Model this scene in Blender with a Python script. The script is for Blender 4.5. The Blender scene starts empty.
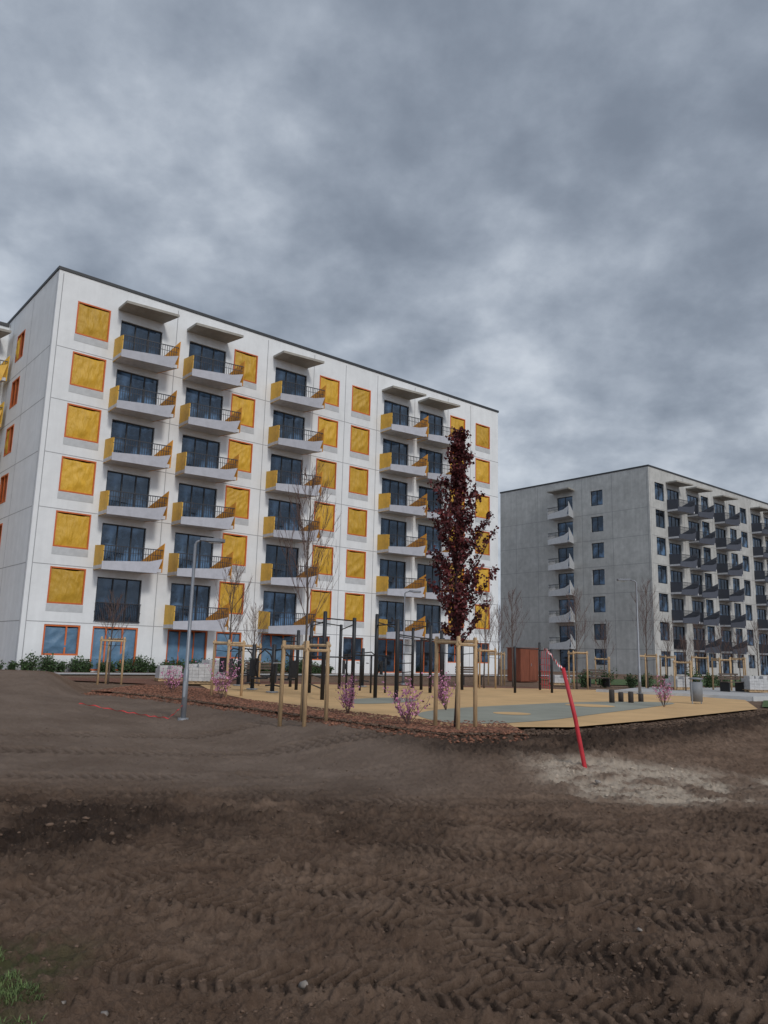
import bpy, math, random
import numpy as np
from mathutils import Vector, Matrix
random.seed(7); rng = np.random.default_rng(11)
C = bpy.context.scene.collection
R = math.radians
# ------------------------------------------------------------ camera numbers
F = 770.0; CZ = 1.72; P = R(10.52); ROLL = 0.026
cp, sp, cr, sr = math.cos(P), math.sin(P), math.cos(ROLL), math.sin(ROLL)
def ray(px, py):
    a, b = px-384, 512-py
    a0 = a*cr - b*sr; b0 = a*sr + b*cr
    u = b0/F
    return a0/F, cp-u*sp, sp+u*cp
def G(px, py, z=0.42):
    x, y, w = ray(px, py); s = (z-CZ)/w
    return x*s, y*s
def Zat(px, py, Y):
    x, y, w = ray(px, py); return CZ + w/y*Y
def XatY(px, Y, z):
    zc = z-CZ; d = Y*cp+zc*sp; b0 = F*(-Y*sp+zc*cp)/d
    return ((px-384)-sr*b0)/cr*d/F
# ------------------------------------------------------------ materials
def new_mat(name):
    m = bpy.data.materials.new(name); m.use_nodes = True
    return m, m.node_tree.nodes, m.node_tree.links, m.node_tree.nodes['Principled BSDF']
def mat(name, col, rough=.7, metal=0, var=.12, scale=3.0, bump=0, bscale=40, rnd=0, island=False, spec=.4, stretch=(1,1,1), bdist=.03):
    m, N, L, b = new_mat(name)
    b.inputs['Roughness'].default_value = rough; b.inputs['Metallic'].default_value = metal
    b.inputs['Specular IOR Level'].default_value = spec
    tc = N.new('ShaderNodeTexCoord'); mp = N.new('ShaderNodeMapping'); mp.inputs['Scale'].default_value = stretch
    L.new(tc.outputs['Object'], mp.inputs[0])
    n = N.new('ShaderNodeTexNoise'); n.inputs['Scale'].default_value = scale; n.inputs['Detail'].default_value = 6
    n.inputs['Roughness'].default_value = .6
    L.new(mp.outputs[0], n.inputs['Vector'])
    mr = N.new('ShaderNodeMapRange'); mr.inputs['From Min'].default_value = .3; mr.inputs['From Max'].default_value = .7
    mr.inputs['To Min'].default_value = 1-var; mr.inputs['To Max'].default_value = 1+var
    L.new(n.outputs['Fac'], mr.inputs['Value'])
    hs = N.new('ShaderNodeHueSaturation'); hs.inputs['Color'].default_value = (*col, 1)
    val = mr.outputs[0]
    if rnd or island:
        if island:
            g = N.new('ShaderNodeNewGeometry'); src = g.outputs['Random Per Island']
        else:
            g = N.new('ShaderNodeObjectInfo'); src = g.outputs['Random']
        r = rnd or .5
        m2 = N.new('ShaderNodeMapRange'); m2.inputs['To Min'].default_value = 1-r; m2.inputs['To Max'].default_value = 1+r
        L.new(src, m2.inputs['Value'])
        mu = N.new('ShaderNodeMath'); mu.operation = 'MULTIPLY'; L.new(val, mu.inputs[0]); L.new(m2.outputs[0], mu.inputs[1]); val = mu.outputs[0]
    L.new(val, hs.inputs['Value']); L.new(hs.outputs[0], b.inputs['Base Color'])
    if bump:
        n2 = N.new('ShaderNodeTexNoise'); n2.inputs['Scale'].default_value = bscale; n2.inputs['Detail'].default_value = 5
        L.new(mp.outputs[0], n2.inputs['Vector'])
        bp = N.new('ShaderNodeBump'); bp.inputs['Strength'].default_value = bump; bp.inputs['Distance'].default_value = bdist
        L.new(n2.outputs['Fac'], bp.inputs['Height']); L.new(bp.outputs[0], b.inputs['Normal'])
    return m
def wall_mat(name, col, blotch, streak, bigvar):
    m, N, L, b = new_mat(name)
    b.inputs['Roughness'].default_value = .85; b.inputs['Specular IOR Level'].default_value = .25
    tc = N.new('ShaderNodeTexCoord')
    def noise(scale, st, det=6):
        mp = N.new('ShaderNodeMapping'); mp.inputs['Scale'].default_value = st; L.new(tc.outputs['Object'], mp.inputs[0])
        n = N.new('ShaderNodeTexNoise'); n.inputs['Scale'].default_value = scale; n.inputs['Detail'].default_value = det
        n.inputs['Roughness'].default_value = .65
        L.new(mp.outputs[0], n.inputs['Vector']); return n.outputs['Fac']
    def rngn(f, lo, hi):
        mr = N.new('ShaderNodeMapRange'); mr.inputs['From Min'].default_value = .33; mr.inputs['From Max'].default_value = .67
        mr.inputs['To Min'].default_value = lo; mr.inputs['To Max'].default_value = hi; L.new(f, mr.inputs['Value']); return mr.outputs[0]
    def mul(a, c):
        mm = N.new('ShaderNodeMath'); mm.operation = 'MULTIPLY'; L.new(a, mm.inputs[0]); L.new(c, mm.inputs[1]); return mm.outputs[0]
    v = mul(rngn(noise(1.6, (1,1,1)), 1-blotch, 1+blotch*.6), rngn(noise(1.0, (2.2,2.2,.12)), 1-streak, 1.0))
    v = mul(v, rngn(noise(.16, (1,1,1.6), 2), 1-bigvar, 1+bigvar))
    hs = N.new('ShaderNodeHueSaturation'); hs.inputs['Color'].default_value = (*col, 1)
    L.new(v, hs.inputs['Value']); L.new(hs.outputs[0], b.inputs['Base Color'])
    n2 = noise(14, (1,1,1)); bp = N.new('ShaderNodeBump'); bp.inputs['Strength'].default_value = .25; bp.inputs['Distance'].default_value = .02
    L.new(n2, bp.inputs['Height']); L.new(bp.outputs[0], b.inputs['Normal'])
    return m
def glass_mat(name, col, rnd=.5):
    m, N, L, b = new_mat(name)
    b.inputs['Roughness'].default_value = .04; b.inputs['IOR'].default_value = 1.8
    oi = N.new('ShaderNodeObjectInfo'); mr = N.new('ShaderNodeMapRange'); mr.inputs['To Min'].default_value = .3; mr.inputs['To Max'].default_value = 1.8
    L.new(oi.outputs['Random'], mr.inputs['Value'])
    tc = N.new('ShaderNodeTexCoord'); n = N.new('ShaderNodeTexNoise'); n.inputs['Scale'].default_value = 1.1; n.inputs['Detail'].default_value = 3
    L.new(tc.outputs['Object'], n.inputs['Vector'])
    r2 = N.new('ShaderNodeMapRange'); r2.inputs['From Min'].default_value = .42; r2.inputs['From Max'].default_value = .62; r2.inputs['To Min'].default_value = .2; r2.inputs['To Max'].default_value = 2.8
    L.new(n.outputs['Fac'], r2.inputs['Value'])
    mu = N.new('ShaderNodeMath'); mu.operation = 'MULTIPLY'; L.new(mr.outputs[0], mu.inputs[0]); L.new(r2.outputs[0], mu.inputs[1])
    hs = N.new('ShaderNodeHueSaturation'); hs.inputs['Color'].default_value = (*col, 1)
    L.new(mu.outputs[0], hs.inputs['Value']); L.new(hs.outputs[0], b.inputs['Base Color'])
    b.inputs['Specular Tint'].default_value=(.68,.82,1,1)
    n3 = N.new('ShaderNodeTexNoise'); n3.inputs['Scale'].default_value = .8; L.new(tc.outputs['Object'], n3.inputs['Vector'])
    bp = N.new('ShaderNodeBump'); bp.inputs['Strength'].default_value = .25; bp.inputs['Distance'].default_value = .07
    L.new(n3.outputs['Fac'], bp.inputs['Height']); L.new(bp.outputs[0], b.inputs['Normal'])
    return m
M = {}
M['white_wall'] = wall_mat('white wall', (.75,.76,.76), .05, .08, .04)
M['grey_wall'] = wall_mat('raw concrete wall', (.50,.495,.47), .14, .15, .09)
M['joint'] = mat('joint', (.32,.32,.33)); M['joint_dark'] = mat('joint dark', (.24,.24,.24))
M['grey_patch'] = mat('grey_patch', (.47,.48,.485), var=.15, scale=2)
M['roof'] = mat('roof felt', (.09,.09,.09)); M['flash'] = mat('dark flashing', (.035,.037,.04), .5)
M['film'] = mat('yellow film', (.56,.325,.032), .52, var=.13, scale=1.6, bump=.8, bscale=2.4, rnd=.18, spec=.4, stretch=(1.6,1,.6), bdist=.15)
M['orange'] = mat('orange red frame', (.54,.125,.03), .6, rnd=.15)
M['blue_film'] = mat('blue film', (.10,.19,.29), .5, var=.2, scale=1.5, bump=.8, bscale=2, rnd=.15, bdist=.1)
M['glass'] = glass_mat('window glass', (.022,.040,.066))
M['frame'] = mat('dark window frame', (.025,.027,.032), .5)
M['slab'] = mat('balcony concrete', (.50,.50,.51), var=.14, scale=4)
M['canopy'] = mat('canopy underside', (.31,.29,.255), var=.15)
M['rail'] = mat('thin dark rail', (.030,.033,.042), .5, metal=.2)
M['front'] = mat('grey front panel', (.42,.42,.455), .6, var=.1, rnd=.1)
M['pfront'] = mat('pale front panel', (.60,.60,.60), .6, var=.1, rnd=.05)
M['dfront'] = mat('charcoal front panel', (.060,.066,.085), .6, var=.1, rnd=.2)
M['ypanel'] = mat('yellow side panel', (.66,.385,.05), .55, var=.2, scale=2, rnd=.12)
M['opanel'] = mat('orange side panel', (.58,.25,.035), .55, var=.25, scale=2, rnd=.2)
M['gpanel'] = mat('grey side panel', (.45,.46,.47), .6)
M['dpanel'] = mat('charcoal side panel', (.055,.06,.075), .6)
M['black'] = mat('black steel', (.016,.017,.02), .45); M['steel'] = mat('galvanised steel', (.36,.38,.40), .45, metal=.5)
M['lampgrey'] = mat('lamp grey', (.22,.23,.25), .45, metal=.3)
M['lens'] = mat('lamp lens', (.6,.62,.62), .3)
M['wood'] = mat('pale stake wood', (.46,.31,.17), .8, var=.3, scale=5, stretch=(4,4,.6), rnd=.15)
M['bark'] = mat('bark', (.10,.075,.06), .9, var=.3, scale=12); M['twig'] = mat('twig', (.13,.08,.065), .9)
M['maple'] = mat('maroon leaves', (.100,.018,.018), .6, var=.3, scale=2, island=True, rnd=.6)
M['maroon_twig'] = mat('maroon twig', (.045,.022,.020), .9)
M['blossom'] = mat('pink blossom', (.56,.23,.37), .7, island=True, rnd=.4)
M['green'] = mat('shrub leaves', (.045,.08,.028), .7, island=True, rnd=.5)
M['grass'] = mat('grass blades', (.095,.135,.042), .7, island=True, rnd=.5)
M['red'] = mat('red paint', (.50,.03,.04), .5, var=.15, scale=8); M['tape'] = mat('red tape', (.60,.05,.05), .5)
M['tapew'] = mat('white tape', (.7,.68,.66), .5)
M['beige'] = mat('tan rubber surface', (.58,.37,.175), .9, var=.14, scale=.8, bump=.2, bscale=60)
M['greygreen'] = mat('grey green rubber surface', (.27,.27,.22), .9, var=.14, scale=.8, bump=.2, bscale=60)
M['mulch'] = mat('bark mulch', (.165,.072,.045), .95, var=.5, scale=14, bump=.8, bscale=30)
M['chip'] = mat('mulch chips', (.20,.09,.055), .95, island=True, rnd=.6)
M['pave'] = mat('pale paving', (.42,.41,.40), .9, var=.12, scale=1.5)
M['kerb'] = mat('kerb concrete', (.48,.48,.47), .9)
M['lawn'] = mat('lawn', (.07,.11,.035), .95, var=.4, scale=6, bump=.5)
M['rust'] = mat('red brown boards', (.21,.065,.035), .8, var=.3, scale=3, stretch=(6,6,.5))
M['bin'] = mat('grey bin', (.20,.21,.22), .6); M['block'] = mat('pale paving blocks', (.48,.47,.46), .85, var=.2, scale=6)
M['stone'] = mat('grey stone', (.24,.21,.185), .9, var=.25, scale=20); M['clod'] = mat('soil clods', (.115,.077,.055), .95, island=True, rnd=.4, spec=.15)
M['rubble'] = mat('sandy crumbs', (.42,.345,.27), .95, island=True, rnd=.25, spec=.15)
M['rubber'] = mat('dark stump', (.05,.04,.035), .8)
# ------------------------------------------------------------ mesh helpers
class MB:
    def __init__(s): s.v=[]; s.f=[]; s.mi=[]
    def quad(s, a,b,c,d, mi=0):
        i=len(s.v); s.v += [tuple(a),tuple(b),tuple(c),tuple(d)]; s.f.append((i,i+1,i+2,i+3)); s.mi.append(mi)
    def box(s, x0,y0,z0,x1,y1,z1, mi=0):
        i=len(s.v); s.v += [(x0,y0,z0),(x1,y0,z0),(x1,y1,z0),(x0,y1,z0),(x0,y0,z1),(x1,y0,z1),(x1,y1,z1),(x0,y1,z1)]
        for q in ((0,3,2,1),(4,5,6,7),(0,1,5,4),(1,2,6,5),(2,3,7,6),(3,0,4,7)): s.f.append(tuple(i+k for k in q)); s.mi.append(mi)
    def prism(s, pts, z0, z1):
        i=len(s.v); n=len(pts)
        for z in (z0,z1): s.v += [(x,y,z) for x,y in pts]
        s.f.append(tuple(range(i+n-1,i-1,-1))); s.f.append(tuple(range(i+n,i+2*n))); s.mi += [0,0]
        for k in range(n): s.f.append((i+k,i+(k+1)%n,i+n+(k+1)%n,i+n+k)); s.mi.append(0)
    def vslab(s, A, B, poly, off, th):
        A=Vector(A); B=Vector(B); d=B-A; nn=Vector((d.y,-d.x)).normalized(); i=len(s.v); n=len(poly)
        for o in (off,off+th):
            for t,z in poly: p=A+d*t+nn*o; s.v.append((p.x,p.y,z))
        s.f.append(tuple(range(i+n-1,i-1,-1))); s.f.append(tuple(range(i+n,i+2*n))); s.mi += [0,0]
        for k in range(n): s.f.append((i+k,i+(k+1)%n,i+n+(k+1)%n,i+n+k)); s.mi.append(0)
    def path(s, pts, rad, n=6, cap=True):
        pts=[Vector(p) for p in pts]
        if not hasattr(rad,'__len__'): rad=[rad]*len(pts)
        base=len(s.v); up0=Vector((0.13,0.97,0.2)).normalized()
        for k,p in enumerate(pts):
            d=(pts[min(k+1,len(pts)-1)]-pts[max(k-1,0)])
            if d.length<1e-9: d=Vector((0,0,1))
            d.normalize(); a=d.cross(up0)
            if a.length<.1: a=d.cross(Vector((1,0,0)))
            a.normalize(); b=d.cross(a)
            for j in range(n):
                t=2*math.pi*j/n; q=p+(a*math.cos(t)+b*math.sin(t))*rad[k]; s.v.append(tuple(q))
        for k in range(len(pts)-1):
            for j in range(n):
                s.f.append((base+k*n+j, base+k*n+(j+1)%n, base+(k+1)*n+(j+1)%n, base+(k+1)*n+j)); s.mi.append(0)
        if cap:
            s.f.append(tuple(base+j for j in range(n))[::-1]); s.mi.append(0)
            e=base+(len(pts)-1)*n; s.f.append(tuple(e+j for j in range(n))); s.mi.append(0)
    def poly(s, pts, z):
        i=len(s.v); s.v += [(x,y,z) for x,y in pts]; s.f.append(tuple(range(i,i+len(pts)))); s.mi.append(0)
    def mesh(s, name, mats, smooth=False):
        me=bpy.data.meshes.new(name); me.from_pydata(s.v,[],s.f)
        if not isinstance(mats,(list,tuple)): mats=[mats]
        for m in mats: me.materials.append(m)
        if len(mats)>1: me.polygons.foreach_set('material_index', s.mi)
        if smooth: me.polygons.foreach_set('use_smooth', [True]*len(me.polygons))
        me.update(); return me
    def obj(s, name, mats, parent=None, smooth=False, loc=None):
        return link(name, s.mesh(name,mats,smooth), parent, loc)
def link(name, me, parent=None, loc=None, rz=0):
    o=bpy.data.objects.new(name, me); C.objects.link(o)
    if parent is not None: o.parent=parent
    if loc is not None: o.location=loc
    o.rotation_euler=(0,0,rz); return o
def tag(o, label, cat, group=None, kind=None):
    o['label']=label; o['category']=cat
    if group: o['group']=group
    if kind: o['kind']=kind
    return o
def thing(name, label, cat, loc=(0,0,0), rz=0, group=None):
    return tag(link(name, None, None, loc, rz), label, cat, group)
def struct(o): o['kind']='structure'; return o
# ------------------------------------------------------------ terrain
T = rng.random((256,256))
def vn(x, y, s=0):
    x=np.asarray(x,float)+s*17.3; y=np.asarray(y,float)+s*9.1
    xi=np.floor(x).astype(int); yi=np.floor(y).astype(int); fx=x-xi; fy=y-yi
    fx=fx*fx*(3-2*fx); fy=fy*fy*(3-2*fy)
    a=T[xi%256,yi%256]; b=T[(xi+1)%256,yi%256]; c=T[xi%256,(yi+1)%256]; d=T[(xi+1)%256,(yi+1)%256]
    return (a*(1-fx)+b*fx)*(1-fy)+(c*(1-fx)+d*fx)*fy
def fbm(x, y, sc, oc=4, s=0):
    v=0; amp=1; tot=0
    for k in range(oc):
        v=v+amp*vn(x*sc,y*sc,s+k); tot+=amp; amp*=.5; sc*=2.03
    return v/tot-.5
def ss(x, a, b):
    t=np.clip((x-a)/(b-a),0,1); return t*t*(3-2*t)
EX=[-60,-20,-12,-8,-6.25,-.8,1.1,3.6,6,11,14,40,200]; EY=[30,26,25.0,24.0,22.6,16.2,14.0,14.6,16.8,22.4,25,45,160]
def edge(x): return np.interp(x, EX, EY)
TR=[]
for (x0,y0,ang,cu,w,per,ln) in [
    (1.0,4.25,168,.03,.40,.098,3.2),(1.6,4.85,160,.015,.42,.10,3.4),(-.2,5.4,163,-.03,.40,.098,3.0),(1.9,5.8,171,.02,.42,.10,3.4),
    (.3,6.4,157,.02,.42,.105,3.6),(2.6,6.9,168,-.02,.44,.105,3.4),(.4,7.7,174,.012,.46,.11,4.2),(-1.2,9.0,12,.01,.5,.13,4),(2.6,8.6,178,.01,.5,.12,4),
    (1.0,9.8,6,.01,.5,.13,5),(-3.0,10.8,14,.008,.5,.15,4),(.6,5.1,112,.04,.40,.098,1.6),(-1.7,6.3,28,.02,.42,.10,2.0),(-2.6,9.4,28,.01,.46,.12,2.8),
    (-3.5,12.8,18,.008,.5,.17,5),(-2.0,13.6,22,.008,.5,.17,5),(-5.5,14.0,35,.01,.5,.17,5),(2.9,5.2,140,-.02,.42,.10,2.4)]:
    TR.append((x0,y0,R(ang),cu,w,per,ln))
def parts_of_h(x, y, full=False):
    e=edge(x)
    rise=ss(y,e-4.6,e-.4)
    inside=ss(y,e-.7,e+.3)
    rough=(1-inside)
    h=.36*rise
    sh=5.5*ss(-x,8.2,11)
    mound=.58*ss(-x,2.0,9.5)*ss(y,5,19)*(1-ss(y,e-5.0+sh,e-.9+sh))
    h=h+mound
    ridge=ss(x,1.8,4.2)*np.exp(-((y-(e-.9))/.75)**2)*(.07+.30*fbm(x,y,1.1,5,5))
    h=h+ridge
    dl=ss(-x,-.3,2.6)*np.exp(-((y-(7.7+.28*(x+4)))/1.45)**2)*.95
    dl=dl*ss(fbm(x,y,.9,4,25),-.28,.10)
    dr=ss(x,-.9,1.6)*np.exp(-((y-(e-.9))/.95)**4)*.9*ss(fbm(x,y,1.2,4,29),-.4,-.05)
    dd=ss(fbm(x,y,.7,4,20),.02,.2)*.45*(1-ss(y,9,12))
    dark=np.clip(dl+dr+dd,0,1)
    sz_=ss(y,8.8,10.5)*(1-ss(x,0,3.0)); amp=(1-.35*sz_)
    loose=.05*fbm(x,y,5,3,7)+np.maximum(0,fbm(x,y,8,4,11))*(.10+.18*dark)+np.maximum(0,fbm(x,y,21,3,14))*(.10+.12*dark)+.05*fbm(x,y,2.6,3,9)+.03*fbm(x,y,45,2,15)+dark*.06*fbm(x,y,3.4,4,19)
    tread=np.zeros_like(x+y); tm=np.zeros_like(x+y); gv=np.zeros_like(x+y)
    for k,(x0,y0,a,cu,w,per,ln) in enumerate(TR):
        ca,sa=math.cos(a),math.sin(a); s=(x-x0)*ca+(y-y0)*sa; v=-(x-x0)*sa+(y-y0)*ca-cu*s*s+.06*(vn(s*.8,0*s,31+k)-.5)
        m=(1-ss(np.abs(v),w*.42,w*.52))*ss(-np.abs(s),-ln,-ln+1.2)*ss(vn(s*1.3,v*2.2,40+k)+.3*fbm(x,y,7,2,33),.15,.42)
        sd=np.where(v>0,1.0,0.5)
        ph=(s+np.abs(v)*.5+sd*per*.5+.02*fbm(x,y,4,2,50+k))/per
        tr=ss(np.sin(2*math.pi*ph)+.6*fbm(x,y,11,2,90+k),-.2,.25)*ss(np.abs(v),.008,.022)
        dz=-.029+.034*tr+.011*fbm(x,y,14,2,3)+.014*fbm(x,y,40,2,4)
        rim=.022*np.exp(-((np.abs(v)-w*.57)/.045)**2)*ss(-np.abs(s),-ln,-ln+1.2)*(.2+1.6*vn(x*6,y*6,66))
        tread=tread*(1-m)+dz*m; gv=gv*(1-m)+(1-tr)*m; tm=np.maximum(tm,m); tread=tread+rim*(1-m)
    tmm=tm*(1-.45*dark)
    h=h+rough*(.14*fbm(x,y,.35,3,1)+.06*fbm(x,y,1.3,3,3))*amp
    h=h+rough*(loose*(1-.86*tmm)*amp+tread*(1-.4*dark))
    v=(y-4.75)-(-.28)*(x-1.6); ru=ss(x,.3,1.4)*(1-ss(x,5,7))
    h=h+rough*ru*(-.05*np.exp(-(v/.16)**2)+.03*np.exp(-((np.abs(v)-.3)/.1)**2))
    pale=ss(x,1.8,3.2)*np.exp(-((y-(11.45-.06*(x-3)))/1.15)**4)*(.15+1.6*ss(fbm(x,y,1.3,5,60),-.16,.08))
    h=h-.03*rough*np.clip(pale,0,1)
    dry=ss(y,8.8,11)*(1-ss(y,e-1.2,e))*(1-ss(x,-.5,3.5))
    grassy=ss(-x,1.4,1.85)*(1-ss(y,4.6,5.2))
    dark=np.clip(dark*(1-.85*np.clip(pale,0,1))+.35*ru*np.exp(-(v/.3)**2)+.46*gv*(1-dark),0,1)  # tread grooves darkened in colour: damp soil plus painted crevice shade
    return h, dark*rough, np.clip(pale,0,1)*rough, np.clip(dry,0,1), np.clip(grassy,0,1)
def hz(x, y):
    return float(parts_of_h(np.array([float(x)]),np.array([float(y)]))[0][0])
th=np.concatenate([np.radians(np.arange(-180,-42,3.0)), np.radians(np.linspace(-42,42,940)), np.radians(np.arange(45,180,3.0))])
rr=np.concatenate([np.linspace(.5,2.9,10), np.exp(np.linspace(math.log(3.0),math.log(30),800)), np.exp(np.linspace(math.log(31),math.log(1800),60))])
TH,RR=np.meshgrid(th,rr); GX=(RR*np.sin(TH)).ravel(); GY=(RR*np.cos(TH)).ravel()
H_,DK,PL,DR,GR=parts_of_h(GX,GY)
far=np.exp(-np.maximum(0,np.hypot(GX,GY)-90)/60)
H_=H_*far+.30*(1-far)
nr,nt=len(rr),len(th)
verts=np.stack([GX,GY,H_],1)
ii,jj=np.meshgrid(np.arange(nr-1),np.arange(nt),indexing='ij'); j2=(jj+1)%nt
faces=np.stack([ii*nt+jj, ii*nt+j2, (ii+1)*nt+j2, (ii+1)*nt+jj],-1).reshape(-1,4)[:,::-1]
me=bpy.data.meshes.new('ground'); nv=len(verts); nf=len(faces)
verts=np.vstack([verts,[[0,0,0]]]); fan=np.stack([np.full(nt,nv),(np.arange(nt)+1)%nt,np.arange(nt)],1)
me.vertices.add(nv+1); me.vertices.foreach_set('co',verts.ravel())
me.loops.add(nf*4+nt*3); me.loops.foreach_set('vertex_index',np.concatenate([faces.ravel(),fan.ravel()]))
me.polygons.add(nf+nt)
me.polygons.foreach_set('loop_start',np.concatenate([np.arange(nf)*4, nf*4+np.arange(nt)*3]))
me.polygons.foreach_set('use_smooth',np.ones(nf+nt,bool)); me.update(calc_edges=True); me.validate()
ca=me.color_attributes.new('soil','FLOAT_COLOR','POINT')
cols=np.zeros((len(me.vertices),4)); cols[:nv,0]=DK; cols[:nv,1]=PL; cols[:nv,2]=DR; cols[:nv,3]=GR
ca.data.foreach_set('color',cols.ravel())
gm,N,L,b=new_mat('mud'); b.inputs['Roughness'].default_value=.92; b.inputs['Specular IOR Level'].default_value=.12
at=N.new('ShaderNodeVertexColor'); at.layer_name='soil'; sep=N.new('ShaderNodeSeparateColor'); L.new(at.outputs['Color'],sep.inputs[0])
tc=N.new('ShaderNodeTexCoord')
def nz(scale,det=6,rough=.6):
    n=N.new('ShaderNodeTexNoise'); n.inputs['Scale'].default_value=scale; n.inputs['Detail'].default_value=det; n.inputs['Roughness'].default_value=rough
    L.new(tc.outputs['Object'],n.inputs['Vector']); return n.outputs['Fac']
def mixc(fac,a,c):
    m=N.new('ShaderNodeMix'); m.data_type='RGBA'
    if isinstance(fac,float): m.inputs[0].default_value=fac
    else: L.new(fac,m.inputs[0])
    for k,v in ((6,a),(7,c)):
        if isinstance(v,tuple): m.inputs[k].default_value=(*v,1)
        else: L.new(v,m.inputs[k])
    return m.outputs[2]
def mrange(v,a,c,lo=0,hi=1):
    m=N.new('ShaderNodeMapRange'); m.inputs['From Min'].default_value=a; m.inputs['From Max'].default_value=c; m.inputs['To Min'].default_value=lo; m.inputs['To Max'].default_value=hi
    L.new(v,m.inputs['Value']); return m.outputs[0]
c1=mixc(mrange(nz(1.1),.35,.65),(.165,.106,.073),(.250,.170,.120))
c1=mixc(mrange(nz(9,8,.7),.43,.73),c1,(.102,.065,.045))
c1=mixc(sep.outputs[2],c1,mixc(mrange(nz(.8),.35,.65),(.168,.121,.092),(.228,.170,.132)))
dkf=N.new('ShaderNodeMath'); dkf.operation='MULTIPLY'; L.new(sep.outputs[0],dkf.inputs[0]); L.new(mrange(nz(4),.3,.55,.65,1.0),dkf.inputs[1])
c1=mixc(dkf.outputs[0],c1,(.048,.032,.024))
pf=N.new('ShaderNodeMath'); pf.operation='MULTIPLY'; L.new(sep.outputs[1],pf.inputs[0]); L.new(mrange(nz(3.5,8,.7),.36,.50,.15,1.0),pf.inputs[1])
c1=mixc(pf.outputs[0],c1,(.50,.41,.32))
gf=N.new('ShaderNodeMath'); gf.operation='MULTIPLY'; L.new(at.outputs['Alpha'],gf.inputs[0]); L.new(mrange(nz(6),.35,.55,0,.8),gf.inputs[1])
c1=mixc(gf.outputs[0],c1,(.080,.090,.035))
c1=mixc(mrange(nz(60,3,.8),.63,.72,0,.4),c1,(.34,.26,.195))
c1=mixc(mrange(nz(34,5,.8),.61,.71,0,.5),c1,(.070,.046,.034))
L.new(c1,b.inputs['Base Color'])
hsum=N.new('ShaderNodeMath'); hsum.operation='ADD'; L.new(nz(28,8,.78),hsum.inputs[0]); L.new(mrange(nz(110,4,.7),0,1,0,.6),hsum.inputs[1])
bp=N.new('ShaderNodeBump'); bp.inputs['Strength'].default_value=.95; bp.inputs['Distance'].default_value=.032
L.new(hsum.outputs[0],bp.inputs['Height']); L.new(bp.outputs[0],b.inputs['Normal'])
me.materials.append(gm)
go=link('ground',me); struct(go); tag(go,'brown churned mud with tyre tracks across the foreground','mud')
# ------------------------------------------------------------ clods (uncountable)
t_=(1+5**.5)/2
ICO=np.array([(-1,t_,0),(1,t_,0),(-1,-t_,0),(1,-t_,0),(0,-1,t_),(0,1,t_),(0,-1,-t_),(0,1,-t_),(t_,0,-1),(t_,0,1),(-t_,0,-1),(-t_,0,1)])/1.9
ICF=np.array([(0,11,5),(0,5,1),(0,1,7),(0,7,10),(0,10,11),(1,5,9),(5,11,4),(11,10,2),(10,7,6),(7,1,8),(3,9,4),(3,4,2),(3,2,6),(3,6,8),(3,8,9),(4,9,5),(2,4,11),(6,2,10),(8,6,7),(9,8,1)])
def scatter_mesh(name, pos, size, m, flat=.65, jit=.35):
    n=len(pos); V=ICO[None]*(1+jit*(rng.random((n,12,1))*2-1))*size[:,None,None]*(1+.35*(rng.random((n,1,3))*2-1))
    V[:,:,2]*=flat; a=rng.random(n)*6.28; c,s=np.cos(a)[:,None],np.sin(a)[:,None]
    X=V[:,:,0]*c-V[:,:,1]*s; Y=V[:,:,0]*s+V[:,:,1]*c; V[:,:,0]=X; V[:,:,1]=Y
    V=V+pos[:,None,:]; Fc=ICF[None]+(np.arange(n)*12)[:,None,None]
    me=bpy.data.meshes.new(name); me.vertices.add(n*12); me.vertices.foreach_set('co',V.ravel())
    me.loops.add(n*60); me.loops.foreach_set('vertex_index',Fc.ravel()); me.polygons.add(n*20)
    me.polygons.foreach_set('loop_start',np.arange(n*20)*3); me.update(calc_edges=True); me.validate(); me.materials.append(m)
    return link(name,me)
n0=100000
r_=3.4*np.exp(rng.random(n0)*math.log(22/3.4)); a_=np.radians(rng.random(n0)*76-38)
x_=r_*np.sin(a_); y_=r_*np.cos(a_); h_,dk,pl,dr_,gr_=parts_of_h(x_,y_)
clus=ss(fbm(x_,y_,1.5,3,80),-.05,.15)
keep=(rng.random(n0)<(.04+.22*dk+.15*clus*(1-dr_*.7)))&(y_<edge(x_)-.25)&(pl<.4)
xk,yk,hk,dkk=x_[keep],y_[keep],h_[keep],dk[keep]
sz=.004+.010*rng.random(len(xk))**2.2+.024*rng.random(len(xk))**8*(dkk+.3)
o=scatter_mesh('soil_clods',np.stack([xk,yk,hk-sz*.15],1),sz,M['clod'],.6,.5)
tag(o,'crumbly brown soil clods strewn over the mud','soil',kind='stuff')
keep=(pl>.45)&(rng.random(n0)<.25)&(y_<edge(x_)-.4)
xk,yk,hk=x_[keep],y_[keep],h_[keep]
sz=.005+.010*rng.random(len(xk))**2+.020*rng.random(len(xk))**9
o=scatter_mesh('sandy_crumbs',np.stack([xk,yk,hk],1),sz,M['rubble'],.5,.5)
tag(o,'pale sandy crumbs on the beige patch right of the red pole','sand',kind='stuff')
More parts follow.
